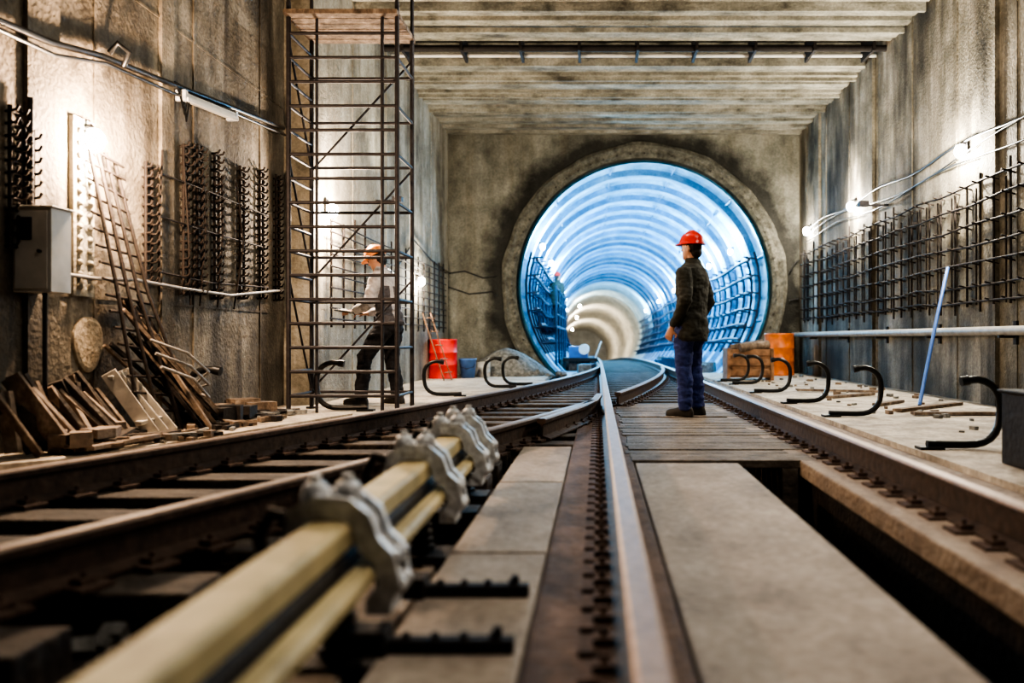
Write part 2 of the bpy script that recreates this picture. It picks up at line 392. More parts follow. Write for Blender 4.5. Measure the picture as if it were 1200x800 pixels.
def cplate(b,x,y,dy0,dy1,off,mi):
    O=[]
    for (ox,oz),(ix,iz) in zip(OUT,INN):
        d=Vector((ox-ix,oz-iz)).normalized()*off; O.append((ox+d.x,oz+d.y))
    rg=[]
    for (ox,oz),(ix,iz) in zip(O,INN):
        rg.append([(x+ix,y+dy0,iz),(x+ox,y+dy0,oz),(x+ox,y+dy1,oz),(x+ix,y+dy1,iz)])
    b.loft(rg,mi,False)
def clamp(x,y,b):
    cplate(b,x,y,-.04,.04,0,2)
    cplate(b,x,y,-.065,-.04,.016,2); cplate(b,x,y,.04,.065,.016,2)
    for dx,hz in((-.05,.352),(.03,.356)):
        b.cyl((x+dx,y,hz-.01),(x+dx,y,hz+.022),.036,14,2); b.ell((x+dx,y,hz+.024),(.033,.033,.026),12,2); b.cyl((x+dx,y,hz+.03),(x+dx,y,hz+.062),.014,8,2)
    for z,xx in((.15,.15),(.215,.14)):
        b.ell((x+xx+.012,y-.03,z),(.024,.024,.024),10,2); b.ell((x+xx+.012,y+.03,z),(.024,.024,.024),10,2)
    b.box(x+.09,x+.15,y-.06,y+.06,.085,.125,2)
    b.tube([(x-.09,y,.30),(x-.16,y,.32),(x-.19,y,.26),(x-.17,y,.16),(x-.11,y,.10)],.018,8,1)
    for k in range(5): b.cyl((x+.01,y,-.02+k*.026),(x+.01,y,-.007+k*.026),.055-.004*k,14,1)
    b.cyl((x+.01,y,-.12),(x+.01,y,.17),.03,10,1)
    b.box(x-.12,x+.13,y-.09,y+.09,-.15,-.03,1)
for x,y in ((-.65,2.12),(-.663,3.15),(-.677,3.95),(-.685,4.35)): clamp(x,y,b)
b.build('contact_rail',[M_yel,M_iron,M_galv])
for y in (2.05,2.5):
    b=B(); b.box(-.64,-.20,y-.02,y+.02,.0,.035)
    for k in range(4): b.cyl((-.46+.07*k,y,.03),(-.46+.07*k,y,.046),.011,6)
    b.box(-.64,-.5,y-.045,y+.045,.0,.06); b.cyl((-.24,y,.03),(-.24,y,.06),.012,6)
    b.build('conductor_bracket',[M_iron],bevel=.003)

# ------------------------------------------------------------ C shaped cable brackets
def hoop(x,y,side,s=1.0,rz=0):
    b=B()
    P=[(-.06,.45),(.04,.465),(.13,.43),(.185,.35),(.19,.22),(.16,.11),(.08,.045),(-.05,.03),(-.30,.035)]
    pts=[]
    for i in range(len(P)-1):
        for t in(0,.5):
            p0=P[max(i-1,0)];p1=P[i];p2=P[i+1];p3=P[min(i+2,len(P)-1)]
            f=lambda a,b_,c,d:.5*((2*b_)+(-a+c)*t+(2*a-5*b_+4*c-d)*t*t+(-a+3*b_-3*c+d)*t**3)
            pts.append((f(p0[0],p1[0],p2[0],p3[0]),f(p0[1],p1[1],p2[1],p3[1])))
    pts.append(P[-1])
    b.tube([(side*p[0]*s,0,p[1]*s) for p in pts],.026*s,10,0)
    b.tube([(side*-.07*s,0,.45*s),(side*-.02*s,0,.46*s)],.034*s,10,0)
    b.box(-.36*s if side>0 else .2*s,-.2*s if side>0 else .36*s,-.06,.06,0,.02,0)
    b.build('cable_bracket',[M_black],loc=(x,y,.02 if x>2 else 0),rotz=rz)
for y,x in ((5.7,2.50),(8.1,2.5),(9.8,2.47),(11.7,2.45),(13.9,2.5),(14.9,2.45)): hoop(x,y,1,1,R(-.12,.12))
for y,x,s in ((6.9,-3.12,1.1),(9.0,-2.75,1.1),(11.3,-2.1,1),(13.2,-1.55,1),(13.9,-1.35,1)): hoop(x,y,-1,s,R(-.12,.12))

# ------------------------------------------------------------ right wall items
b=B(); b.tube([(XR-.14,6,.84),(XR-.14,12,.85),(XR-.14,YE,.86)],.05,12)
for y in range(7,19,2): b.box(XR-.2,XR,y-.02,y+.02,.77,.80,1); b.box(XR-.03,XR,y-.03,y+.03,.7,.95,1)
b.build('pipe_run',[M_pipe,M_iron])
b=B()
ZS=(1.2,1.38,1.62,1.85,2.08,2.32,2.55)
for zz in ZS: b.tube([(XR-.10+R(-.02,.02),y,zz+R(-.03,.03)) for y in [7.5+.8*i for i in range(14)]],.013,6)
y=7.6
while y<18.3:
    b.cyl((XR-.06,y,1.1+R(-.08,.05)),(XR-.06,y,2.62+R(-.25,.15)),.015,6)
    for zz in ZS: b.cyl((XR-.004,y,zz-.03),(XR-.16,y,zz+.01),.011,5)
    if R(0,1)<.5: b.cyl((XR-.06,y+.1,1.15),(XR-.06,y+.1,2.5),.012,6)
    y+=R(.30,.44)
b.build('cable_rack',[M_rebar])
b=B(); b.tube([(XR-.05,y,3.08+.04*math.sin(y*2)) for y in [6+.4*i for i in range(31)]],.016,6)
b.tube([(XR-.05,y,2.85+.05*math.sin(y*1.3)) for y in [6+.4*i for i in range(31)]],.012,6)
b.tube([(XR-.05,y,2.95+.09*math.sin(y*.9)) for y in [6+.4*i for i in range(31)]],.01,6)
b.build('power_cable',[M_black])
def lamp(x,y,z,side,mat,power,col,up=0,off=.22):
    b=B(); d=side
    b.box(min(x,x+d*.03),max(x,x+d*.03),y-.05,y+.05,z-.02,z+.14,1)
    b.tube([(x+d*.03,y,z+.09),(x+d*.07,y,z+.10),(x+d*.09,y,z+.06)],.02,8,1)
    b.ell((x+d*.09,y,z),(.07,.07,.085),12,0)
    for k in range(4):
        a=math.pi/4+k*math.pi/2
        b.tube([(x+d*.09+.05*math.cos(a),y+.05*math.sin(a),z+.09),(x+d*.09+.085*math.cos(a),y+.085*math.sin(a),z),(x+d*.09,y,z-.11)],.003,5,1)
    o=b.build('bulkhead_lamp',[mat,M_iron])
    light('lamp_light','POINT',(x+d*off,y,z-.05),power,col,.06,o)
    if up: light('lamp_up_light','SPOT',(x+d*.16,y+.1,z+.16),up,col,.04,o,rot=(math.pi,d*-math.radians(4),0),spot=math.radians(60))
    return o
WARM=(1,.70,.47); NEU=(1,.90,.74)
lamp(XR,10.2,3.0,-1,M_bulbC,400,NEU,110,.26); lamp(XR,14.6,3.03,-1,M_bulbC,230,NEU,190,.26); lamp(XR,17.7,3.0,-1,M_bulbC,90,NEU,30)
lamp(XL,5.95,2.14,1,M_bulbW,430,WARM,190,.26); lamp(XF,10.25,2.3,1,M_bulbW,320,(1,.78,.58),70,.28); lamp(XF,15.4,1.8,1,M_bulbW,150,NEU,90)

b=B(); b.tube([(3.55,9.4,.03),(3.72,9.6,.5),(3.95,9.9,1.05),(4.25,10.35,1.62)],.022,8)
b.build('blue_hose',[M_bluehose])
b=B(); b.box(2.39,2.7,4.75,5.05,.02,.44,0); b.box(2.37,2.72,4.73,5.07,.44,.46,0); b.cyl((2.47,4.74,.3),(2.47,4.70,.3),.03,10,0)
b.build('junction_box',[M_iron],bevel=.01)
b=B()
for i in range(5): b.beam((2.9+R(-.2,.3),8+R(-.5,.5)+i*.9,.04+R(0,.02)),(3.6+R(-.2,.5),8.4+R(-.5,.5)+i*.9,.04),.1,.03)
for k in range(80):
    x=R(2.7,4.2);y=R(6.5,17); s_=R(.015,.05); b.obox((x,y,.02+s_*.4),(s_*2,s_,s_*.8),Matrix.Rotation(R(0,3),3,'Z'),k%2)
b.build('loose_timber',[M_wood2,M_rubble])
def drum(x,y,z,r,h,mat,name):
    b=B(); rg=[]
    for zz,k in ((0,1),(.02,1.03),(.04,1),(.32,1),(.34,1.04),(.36,1),(.64,1),(.66,1.04),(.68,1),(.96,1),(.98,1.03),(1,1.0),(1,.93),(.97,.92)):
        rg.append([(x+r*k*math.cos(a*math.pi/12),y+r*k*math.sin(a*math.pi/12),z+zz*h) for a in range(24)])
    b.loft(rg,0); b.build(name,[mat])
drum(3.75,17.6,.02,.30,.86,M_orange,'orange_drum')
b=B(); x,y=2.75,15.6
b.box(x-.4,x+.4,y-.25,y+.25,.07,.55,0)
for zz in(.1,.28,.46): b.box(x-.42,x+.42,y-.28,y-.25,zz,zz+.12,0)
for xx in(-.42,.36): b.box(x+xx,x+xx+.06,y-.3,y+.28,.02,.6,0)
b.cyl((x-.2,y-.3,.6),(x+.35,y-.1,.66),.08,12,1); b.cyl((x-.3,y+.1,.6),(x+.3,y+.15,.7),.06,12,1)
b.build('wooden_crate',[M_rust,M_wood2],bevel=.01)
drum(3.3,16.8,.02,.16,.35,M_rust,'rusty_bucket')

# ------------------------------------------------------------ left wall items
b=B()
pts=[wl(-40,8,XL+.05),wl(60,50,XL+.05),wl(120,66,XL+.05),wl(200,98,XL+.05),wl(262,122,XL+.05),wl(332,150,XL+.05)]
b.tube(pts,.024,8); b.tube([p+Vector((.02,0,-.05-.03*(i%2))) for i,p in enumerate(pts)],.014,6)
p=wl(128,62,XL+.06); b.tube([p,p+Vector((.05,.02,.08)),p+Vector((.12,.05,.02)),p+Vector((.05,.1,-.06))],.02,8)
p=wl(205,95,XL+.05)
for k in range(5): b.tube([p+Vector((.0,.03*k,.0)),p+Vector((.03,.03*k+.02,-.1-.05*k)),p+Vector((0,.03*k+.15,-.05))],.009,6)
b.build('power_cable',[M_black])
b=B()
pts=[wl(68,320,XL+.07),wl(110,326,XL+.07),wl(160,328,XL+.07),wl(215,338,XL+.07),wl(270,346,XL+.07),wl(332,340,XL+.07)]
b.tube(pts,.014,8); b.build('sheathed_cable',[M_pipe])
b=B(); pts=[(XF+.05,y,z) for y,z in((12,1.95),(13.5,1.8),(15,2.5),(16.5,2.3),(18.5,2.2))]; b.tube(pts,.015,6)
b.build('power_cable',[M_black])
for seg in ([(XF+.02,2.2),(-2.9,2.25),(-2.5,2.1),(-2.2,2.15)],[(4.2,2.2),(4.3,2.4),(4.41,2.5)],[(4.2,1.6),(4.41,1.65)],[(XF+.02,1.9),(-2.8,1.75),(-2.3,1.8),(-2.2,1.7)]):
    b=B(); b.tube([(x,YE-.04,z) for x,z in seg],.018,6); b.build('power_cable',[M_black])
b=B(); a=wl(212,112,XL+.06); c=wl(272,136,XL+.06)
b.beam(a,c,.09,.05,0); b.beam(a+Vector((.05,0,-.03)),c+Vector((.05,0,-.03)),.03,.03,0)
for p in(a,c): b.obox(p+Vector((0,0,0)),(.1,.04,.09),Matrix.Identity(3),1)
b.build('tube_light_fixture',[M_white,M_galv])
b=B(); y0=5.25;y1=5.45
z0=EYE+(398-342)*.00525; z1=EYE+(398-243)*.00525
b.box(XL+.002,XL+.24,y0,y1,z0,z1,0); b.box(XL+.02,XL+.22,y0-.012,y0,z0+.02,z1-.02,0)
b.box(XL+.04,XL+.13,y0-.02,y0-.01,z1-.2,z1-.06,1); b.box(XL+.002,XL+.26,y0-.02,y1+.02,z1,z1+.012,0)
b.cyl((XL+.18,y0-.03,z0+.25),(XL+.18,y0,z0+.25),.012,8,1)
b.cyl((XL+.06,y0+.08,z1),(XL+.06,y0+.08,z1+.7),.018,8,1); b.cyl((XL+.15,y0+.08,z0),(XL+.15,y0+.08,.06),.015,8,1)
b.build('electrical_box',[M_box,M_iron],bevel=.004)
b=B()
def strip(u,va,vb,w=.09):
    p=wl(u,(va+vb)/2,XL); za=EYE+(398-va)*p.y/1000; zb=EYE+(398-vb)*p.y/1000
    for dy in(-w/2,w/2): b.cyl((XL+.03,p.y+dy,zb),(XL+.03,p.y+dy,za),.014,6)
    z=zb
    while z<za:
        for dy in(-w/2,w/2):
            b.tube([(XL+.002,p.y+dy,z),(XL+.07,p.y+dy,z+.01),(XL+.085,p.y+dy,z+.04)],.010,5)
        b.cyl((XL+.04,p.y-w/2,z),(XL+.04,p.y+w/2,z),.008,5)
        z+=.075
for u,va,vb in((12,125,290),(28,150,330),(214,170,345),(230,170,345),(250,180,350),(280,195,350),(303,200,350),(322,205,352),(170,190,330)): strip(u,va,vb)
for yy_ in (6.95,7.35,7.7,8.05,8.4): b.tube([(XL+.05,yy_+R(-.1,.1),2.3),(XL+.08,yy_+R(-.1,.1),1.7),(XL+.06,yy_+R(-.1,.2),1.05)],.009,5)
for zz in (1.3,1.75,2.1): b.tube([(XL+.05,6.9,zz),(XL+.06,7.8,zz+R(-.04,.04)),(XL+.05,9.2,zz+R(-.04,.04))],.009,5)
b.build('starter_bar_strips',[M_rebar])
b=B()
for i in range(14):
    for dy in(-.06,.06): b.ell((XL+.040,5.93+dy,1.12+i*.082),(.022,.026,.024),8)
b.box(XL+.001,XL+.034,5.81,6.05,1.05,2.28)
b.build('bolt_plate',[M_wallF])
b=B()
for i in range(16):
    y=10.3+i*.5
    b.cyl((XF+.06,y,.9),(XF+.06,y,2.15+R(-.1,.2)),.014,6)
for z in [1.0+.13*i for i in range(10)]: b.tube([(XF+.08,y,z+R(-.02,.02)) for y in (10.2,12,14,16,18)],.011,5)
b.build('rebar_mesh',[M_rebar])
b=B()
A=Vector((XL+.06,5.9,2.2)); 
for k in range(4):
    b.tube([A+Vector((.0,.12*k,-.05*k)),A+Vector((.12,.18+.14*k,-1.1)),Vector((-3.25+.05*k,6.1+.18*k,.06))],.013,6)
for k in range(17):
    t=k/17; z=2.1*(1-t)+.15*t; b.tube([(XL+.07+.3*t*t,5.88+.2*t,z),(XL+.09+.32*t*t,6.32+.4*t,z-.06+R(-.03,.03))],.010,5)
b.build('leaning_rebar_ladder',[M_rebar])
b=B()
for k in range(22):
    b.beam((XL+.1+R(0,.1),6.15+R(-.12,.4),1.0+R(-.35,.1)),(-3.15+R(-.12,.2),6.6+R(-.1,.5),.07),R(.02,.04),R(.015,.03),0 if k%3==0 else 1)
for k in range(3):
    b.tube([(-3.3+.04*k,6.3,.75-.1*k),(-3.1,6.45+.05*k,.65-.1*k),(-3.05,6.7,.5-.1*k),(-3.25,6.8,.35)],.012,6,2)
b.build('batten_and_bar_bundle',[M_wood2,M_rebar,M_pipe])
b=B(); p=wl(101,402,XL)
o_=[]
for a in range(32):
    an=a*math.pi/16; q=.17*(1+.05*math.sin(3*an)); z_=q*math.sin(an)*1.15; o_.append((p.y+q*math.cos(an),p.z+z_))
b.loft([[(XL+.001,y_,z_) for y_,z_ in o_],[(XL+.02,y_,z_) for y_,z_ in o_],[(XL+.028,p.y+(y_-p.y)*.85,p.z+(z_-p.z)*.85) for y_,z_ in o_]],0,False)
b.build('plugged_wall_opening',[concrete('mortar_patch',(.16,.13,.09),(.30,.25,.18),(.42,.36,.27),6,streak=(1,1,1))])
b=B()
for k in range(26):
    y=4.95+k*.037+R(-.03,.03); lean=R(.06,.26); h=R(.26,.50)
    w_=R(.05,.14)
    b.beam((XL+.09+R(0,.05),y+R(-.1,.1),.06+h),(XL+.12+lean,y+R(-.05,.2),.07+R(0,.03)),w_,R(.02,.05),(0,1,1,2)[k%4],up=(R(-.3,.3),1,R(-.2,.4)))
for k in range(16): b.beam((XL+.3+R(0,.3),5+R(0,.9),.08+R(0,.05)),(XL+.3+R(0,.4),5.2+R(0,.9),.08+R(0,.05)),R(.05,.1),.025,k%3)
for k in range(10): b.obox((XL+.28+R(0,.25),5.05+R(0,.8),.12+R(0,.06)),(R(.1,.2),R(.08,.14),R(.06,.1)),Matrix.Rotation(R(0,3),3,'Z'),2)
b.build('board_and_block_pile',[M_wood2,M_wood,M_ledge],bevel=.003)
b=B()
for k,(yy_,h_,l_) in enumerate(((6.0,.46,.25),(6.08,.44,.28),(6.17,.46,.30))):
    b.beam((XL+.16,yy_,.06+h_),(XL+.16+l_,yy_+.12,.07),.045,.10,0)
b.beam((XL+.18,5.98,.48),(XL+.18,6.2,.52),.05,.03,0); b.beam((XL+.36,6.02,.16),(XL+.40,6.3,.18),.05,.03,0)
b.build('pale_batten_frame',[plain('pale_board',(.42,.39,.34),.7)],bevel=.003)
b=B()
for k in range(150):
    x=R(-3.5,-2.75);y=R(5.6,8.1); s_=R(.02,.06)
    b.obox((x,y,.06+s_/2),(s_*R(1,5),s_,s_*.7),Matrix.Rotation(R(0,3),3,'Z'),k%3)
for k in range(14):
    x=R(-3.45,-3.0);y=R(6.9,8.0); b.obox((x,y,.06+.07),(R(.12,.3),R(.1,.2),R(.1,.16)),Matrix.Rotation(R(0,3),3,'Z'),(2,0,2)[k%3])
for k in range(6):
    b.cyl((R(-3.4,-3.2),R(6.8,7.6),.09+R(0,.05)),(R(-3.0,-2.8),R(7.4,8.1),.09),.014,6,2)
b.build('debris_scatter',[M_wood2,M_rubble,M_iron])

# ------------------------------------------------------------ scaffold tower
b=B(); H=4.02; FY=8.65;BY=9.35; xa=-3.13;xb=-2.03
legs=[(xa,FY),(xb,FY),(xa,BY),(xb,BY)]
for x,y in legs:
    b.cyl((x,y,0),(x,y,H+.15),.024,10); b.cyl((x,y,0),(x,y,.02),.06,12)
z=.18; i=0
while z<H:
    b.cyl((xa,FY,z),(xb,FY,z),.017,8)
    if i%2==0:
        b.cyl((xa,BY,z),(xb,BY,z),.016,8); b.cyl((xb,FY,z),(xb,BY,z),.016,8)
    b.cyl((xa,FY,z),(xa,BY,z),.016,8)
    z+=.245;i+=1
for z in (.2,1.4,2.6): 
    b.cyl((xa,BY,z),(xb,BY,z+1.2),.012,6); b.cyl((xa,FY,z+1.2),(xa,BY,z),.012,6)
b.cyl((xb-.15,FY,0),(xb-.15,FY,H),.018,8)
b.cyl((xa+.27,FY+.05,0),(xa+.27,FY+.05,H),.016,8)
for k in range(6): b.box(xa-.02,xb+.02,FY-.1+k*.15,FY+.03+k*.15,H,H+.045,1)
b.cyl((xa,FY,H+.9),(xb,FY,H+.9),.016,8)
for x,y in legs: b.cyl((x,y,H+.1),(x,y,H+.95),.02,8)
b.build('scaffold_tower',[M_steel,M_wood2])

drum(-3.0,16.6,0,.27,.76,M_red,'red_barrel')
b=B(); rg=[]
for zz,r in((0,.13),(.35,.17),(.36,.18),(.38,.175),(.37,.16),(.05,.12)): rg.append([(-2.55+r*math.cos(a*math.pi/10),16.8+r*math.sin(a*math.pi/10),zz) for a in range(20)])
b.loft(rg,0); b.tube([(-2.72,16.8,.36),(-2.68,16.7,.22),(-2.55,16.63,.18),(-2.42,16.7,.22),(-2.38,16.8,.36)],.006,5,1)
b.build('blue_bucket',[M_blue,M_iron])
drum(-2.3,17.3,0,.13,.3,M_box,'grey_bucket')
b=B()
for k in range(170):
    a=R(0,6.28);rr_=abs(random.gauss(0,.33)); x=-1.9+1.2*rr_*math.cos(a); y=17.9+.7*rr_*math.sin(a); h=max(0,.42-.5*rr_)
    s_=R(.04,.12); b.obox((x,min(y,18.5),h*R(.4,1)+.02),(s_*1.3,s_,s_),Matrix.Rotation(R(0,3),3,'Z')@Matrix.Rotation(R(0,3),3,'X'),0)
rg=[]
for t in range(7):
    r=1-t/6; rg.append([(-1.9+(.95*r+.02)*math.cos(a*math.pi/10)*(1+.15*math.sin(a*2.3)),17.9+(.55*r+.02)*math.sin(a*math.pi/10),-.02+.6*(1-r**1.4)) for a in range(20)])
b.loft(rg,0); b.build('rubble_pile',[M_rubble])
b=B()
for dx in(0,.3): b.beam((-3.2+dx*.3,15.6+dx,1.25),(-2.8+dx*.3,15.6+dx,0),.03,.02)
for k in range(5): b.cyl((-3.12+.08*k,15.6,1.15-.25*k),(-3.03+.08*k,15.9,1.15-.25*k),.012,6)
b.build('step_ladder',[M_rust])

# ------------------------------------------------------------ tunnel
b=B(); n=64; ysT=[]
PIT=1.75
y=YE+.06
while y<95: ysT.append(y); y+= PIT/14
def tcen(y): return (cx+txo(y),cz+tz(y))
def tphase(y): return ((y-YE)%PIT)/PIT
def tring(y):
    ph=tphase(y)
    d=min(ph,1-ph)
    r=TR-.04 - (.17 if d<.09 else .17*math.exp(-((d-.09)/.07)**2))
    c=tcen(y); return [(c[0]+r*math.cos(2*math.pi*k/n),y,c[1]+r*math.sin(2*math.pi*k/n)) for k in range(n)]
A=[y for y in ysT if y<=60]
for i in range(len(A)-1):
    d=tphase((A[i]+A[i+1])/2); d=min(d,1-d)
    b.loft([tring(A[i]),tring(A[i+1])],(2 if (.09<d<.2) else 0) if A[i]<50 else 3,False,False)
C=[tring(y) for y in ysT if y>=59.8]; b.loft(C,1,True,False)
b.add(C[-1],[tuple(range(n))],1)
for k in range(0,12):
    a=2*math.pi*(k+.5)/12
    if math.sin(a)>-.35:
        b.tube([(tcen(y)[0]+(TR-.1)*math.cos(a),y,tcen(y)[1]+(TR-.1)*math.sin(a)) for y in [YE+.3+2*i for i in range(16)]],.03,6,2)
b.build('tunnel_lining',[M_tun,M_tunc,M_tund,M_tunm])
b=B(); vs=[];fs=[]
yy=[YE+.02+2*i for i in range(38)]
for y in yy:
    c=tcen(y); vs+=[(c[0]-2.2,y,-.06+tz(y)),(c[0]+2.2,y,-.06+tz(y))]
for i in range(len(yy)-1): fs.append((2*i,2*i+1,2*i+3,2*i+2))
b.add(vs,fs,0)
for y in [YE+.6+.6*i for i in range(60)]:
    c=tcen(y); b.box(c[0]-1.4,c[0]+1.1,y-.12,y+.12,-.06+tz(y),.0+tz(y),1)
b.build('tunnel_floor',[plain('tunnel_invert',(.24,.28,.32),.7,0,.5,3,.4),M_wood])
M_rk=plain('tunnel_rack_dark',(.015,.035,.07),.6,.2,.3,10,0)
for sgn in(-1,1):
    b=B()
    for i in range(38):
        y=YE+.6+1.0*i; c=tcen(y)
        pts=[(c[0]+sgn*(2.64)*math.cos(a),y,c[1]+2.64*math.sin(a)) for a in [-.6+.13*k for k in range(8)]]
        b.tube(pts,.032,5)
        for a in [-.5+.15*k for k in range(6)]:
            p=Vector((c[0]+sgn*2.64*math.cos(a),y,c[1]+2.64*math.sin(a))); b.cyl(p,p+Vector((-sgn*.3,0,.04)),.02,5)
    for a in [-.5+.15*k for k in range(6)]:
        b.tube([(tcen(y)[0]+sgn*2.46*math.cos(a),y,tcen(y)[1]+2.46*math.sin(a)+.03*math.sin(y)) for y in [YE+.5+1.25*i for i in range(30)]],.038,6)
    b.build('tunnel_cable_rack',[M_rk])
BLU=(.28,.66,1)
for i,y in enumerate([20.4,24.5,29,35,42,50]):
    for sgn in(-1,1):
        c=tcen(y); a=.42; p=Vector((c[0]+sgn*2.56*math.cos(a),y+(1.2 if sgn>0 else 0),c[1]+2.56*math.sin(a)))
        b=B(); b.ell(p,(.06,.06,.08),10,0); b.cyl(p+Vector((0,0,.06)),p+Vector((sgn*.08,0,.12)),.03,8,1)
        o=b.build('tunnel_lamp',[M_bulbB,M_iron]); light('lamp_light','POINT',p+Vector((-sgn*.3,0,.1)),[400,520,520,500,420,220][i],BLU,.08,o)
for y,pw in ((57,260),(68,460),(82,460)):
    c=tcen(y); p=Vector((c[0]-1.5,y,c[1]+1.8)); b=B(); b.ell(p,(.08,.08,.1),10,0); b.cyl(p,p+Vector((-.2,0,.3)),.02,6,1)
    o=b.build('tunnel_lamp',[M_bulbW,M_iron]); light('lamp_light','POINT',p+Vector((.3,0,-.2)),pw,(1,.90,.74),.1,o)
b=B(); PX=-1.42
for y in (21.2,22.8,24.4,26.0,27.4):
    b.cyl((PX-.02,y,-.3),(PX-.02,y,2.0),.03,8); b.cyl((PX+.4,y,-.06),(PX+.4,y,2.1),.03,8)
for z in(1.4,1.7,2.05): b.cyl((PX+.4,21.2,z),(PX+.4,27.4,z),.02,6)
b.box(PX-.05,PX+.42,21.1,27.5,1.06,1.11,0)
b.build('tunnel_work_platform',[M_rk])
b=B(); X,Y=-.45,22.6
b.box(X-.45,X+.45,Y-.4,Y+.4,.18,.28,0); b.box(X-.3,X+.2,Y-.25,Y+.25,.28,.58,1); b.cyl((X+.1,Y-.3,.5),(X+.1,Y+.2,.5),.14,12,2)
for dx in(-.33,.33):
    for dy in(-.3,.3): b.cyl((X+dx-.04,Y+dy,.09),(X+dx+.04,Y+dy,.09),.15,14,0)
b.tube([(X+.4,Y-.3,.28),(X+.55,Y-.35,.7),(X+.55,Y+.35,.7),(X+.4,Y+.3,.28)],.02,8,2)
b.build('rail_trolley',[M_iron,M_blue,M_white],bevel=.01)
b=B()
for k in range(40):
    y=R(20,34); c=tcen(y); x=c[0]+random.choice((-1,1))*R(1.2,1.9); s_=R(.08,.3)
    b.obox((x,y,tz(y)-.05+s_/2),(s_*1.6,s_*1.5,s_),Matrix.Rotation(R(0,3),3,'Z'),k%2)
b.build('tunnel_floor_clutter',[M_rk,M_rubble])

# ------------------------------------------------------------ people
def ringz(cx_,cy_,z,rx,ry,n=20): return [Vector((cx_+rx*math.cos(2*math.pi*k/n),cy_+ry*math.sin(2*math.pi*k/n),z)) for k in range(n)]
def limb(b,pts,rs,mi,n=14):
    pts=[Vector(p) for p in pts]
    t0=(pts[1]-pts[0]).normalized(); t1=(pts[-1]-pts[-2]).normalized()
    P=[pts[0]-t0*rs[0]*.7,pts[0]-t0*rs[0]*.4];Q=[rs[0]*.4,rs[0]*.85]
    for i in range(len(pts)-1):
        for t in (0,.33,.66):
            P.append(pts[i].lerp(pts[i+1],t)); Q.append(rs[i]*(1-t)+rs[i+1]*t)
    P.append(pts[-1]);Q.append(rs[-1])
    P+= [pts[-1]+t1*rs[-1]*.4,pts[-1]+t1*rs[-1]*.7];Q+=[rs[-1]*.85,rs[-1]*.4]
    b.tube(P,Q,n,mi)
def hand(b,w,d,nrm,thumbside,mi):
    w=Vector(w);d=Vector(d).normalized();nrm=Vector(nrm);nrm=(nrm-d*nrm.dot(d)).normalized();s=d.cross(nrm)*thumbside
    rg=[]
    for t,wd,th in((-.02,.027,.022),(.02,.034,.018),(.06,.043,.016),(.09,.043,.014),(.1,.03,.008)):
        c=w+d*t; rg.append([c+s*wd*math.cos(2*math.pi*k/12)+nrm*th*math.sin(2*math.pi*k/12) for k in range(12)])
    b.loft(rg,mi)
    for off,L in((.034,.072),(.0115,.080),(-.0115,.074),(-.034,.058)):
        p=w+d*.088+s*off; p1=p+(d*.93+nrm*.3)*L*.45; p2=p1+(d*.6+nrm*.8)*L*.33; p3=p2+(d*.2+nrm*.95)*L*.22
        limb(b,[p,p1,p2,p3],[.0095,.009,.0085,.0075],mi,8)
    p=w+d*.025+s*.03; limb(b,[p,p+(s*.75+d*.5+nrm*.3)*.035,p+(s*.8+d*1.2+nrm*.7)*.05],[.012,.0105,.009],mi,8)
def head(b,nk,yaw,pitch,mi_s,mi_h,mi_e,mi_l):
    t=B()
    prof=[(0,.026,.03,.06),(.012,.045,.05,.045),(.035,.056,.07,.026),(.07,.066,.085,.010),(.11,.073,.094,.002),(.15,.076,.098,-.003),(.19,.068,.088,-.006),(.215,.048,.062,-.006),(.23,.02,.03,-.006)]
    t.loft([ringz(0,yo,z,rx,ry,20) for z,rx,ry,yo in prof],0)
    t.ell((0,.102,.098),(.012,.018,.013),8,0); t.ell((0,.096,.115),(.008,.012,.025),8,0)
    for s_ in(-1,1):
        t.ell((s_*.076,-.005,.105),(.01,.02,.032),8,0); t.ell((s_*.03,.088,.122),(.013,.01,.007),8,2); t.ell((s_*.03,.09,.138),(.018,.008,.005),8,1)
    t.ell((0,.093,.060),(.024,.01,.008),8,3)
    t.ell((0,-.022,.135),(.083,.092,.10),14,1); t.ell((0,-.055,.07),(.064,.055,.06),12,1)
    M=Matrix.Translation(Vector(nk))@Matrix.Rotation(yaw,4,'Z')@Matrix.Rotation(pitch,4,'X')
    mp={0:mi_s,1:mi_h,2:mi_e,3:mi_l}
    o=len(b.v); b.v+=[tuple(M@Vector(v)) for v in t.v]
    for f,m in zip(t.f,t.m): b.f.append([i+o for i in f]); b.m.append(mp[m]); b.sm.append(True)
    return M
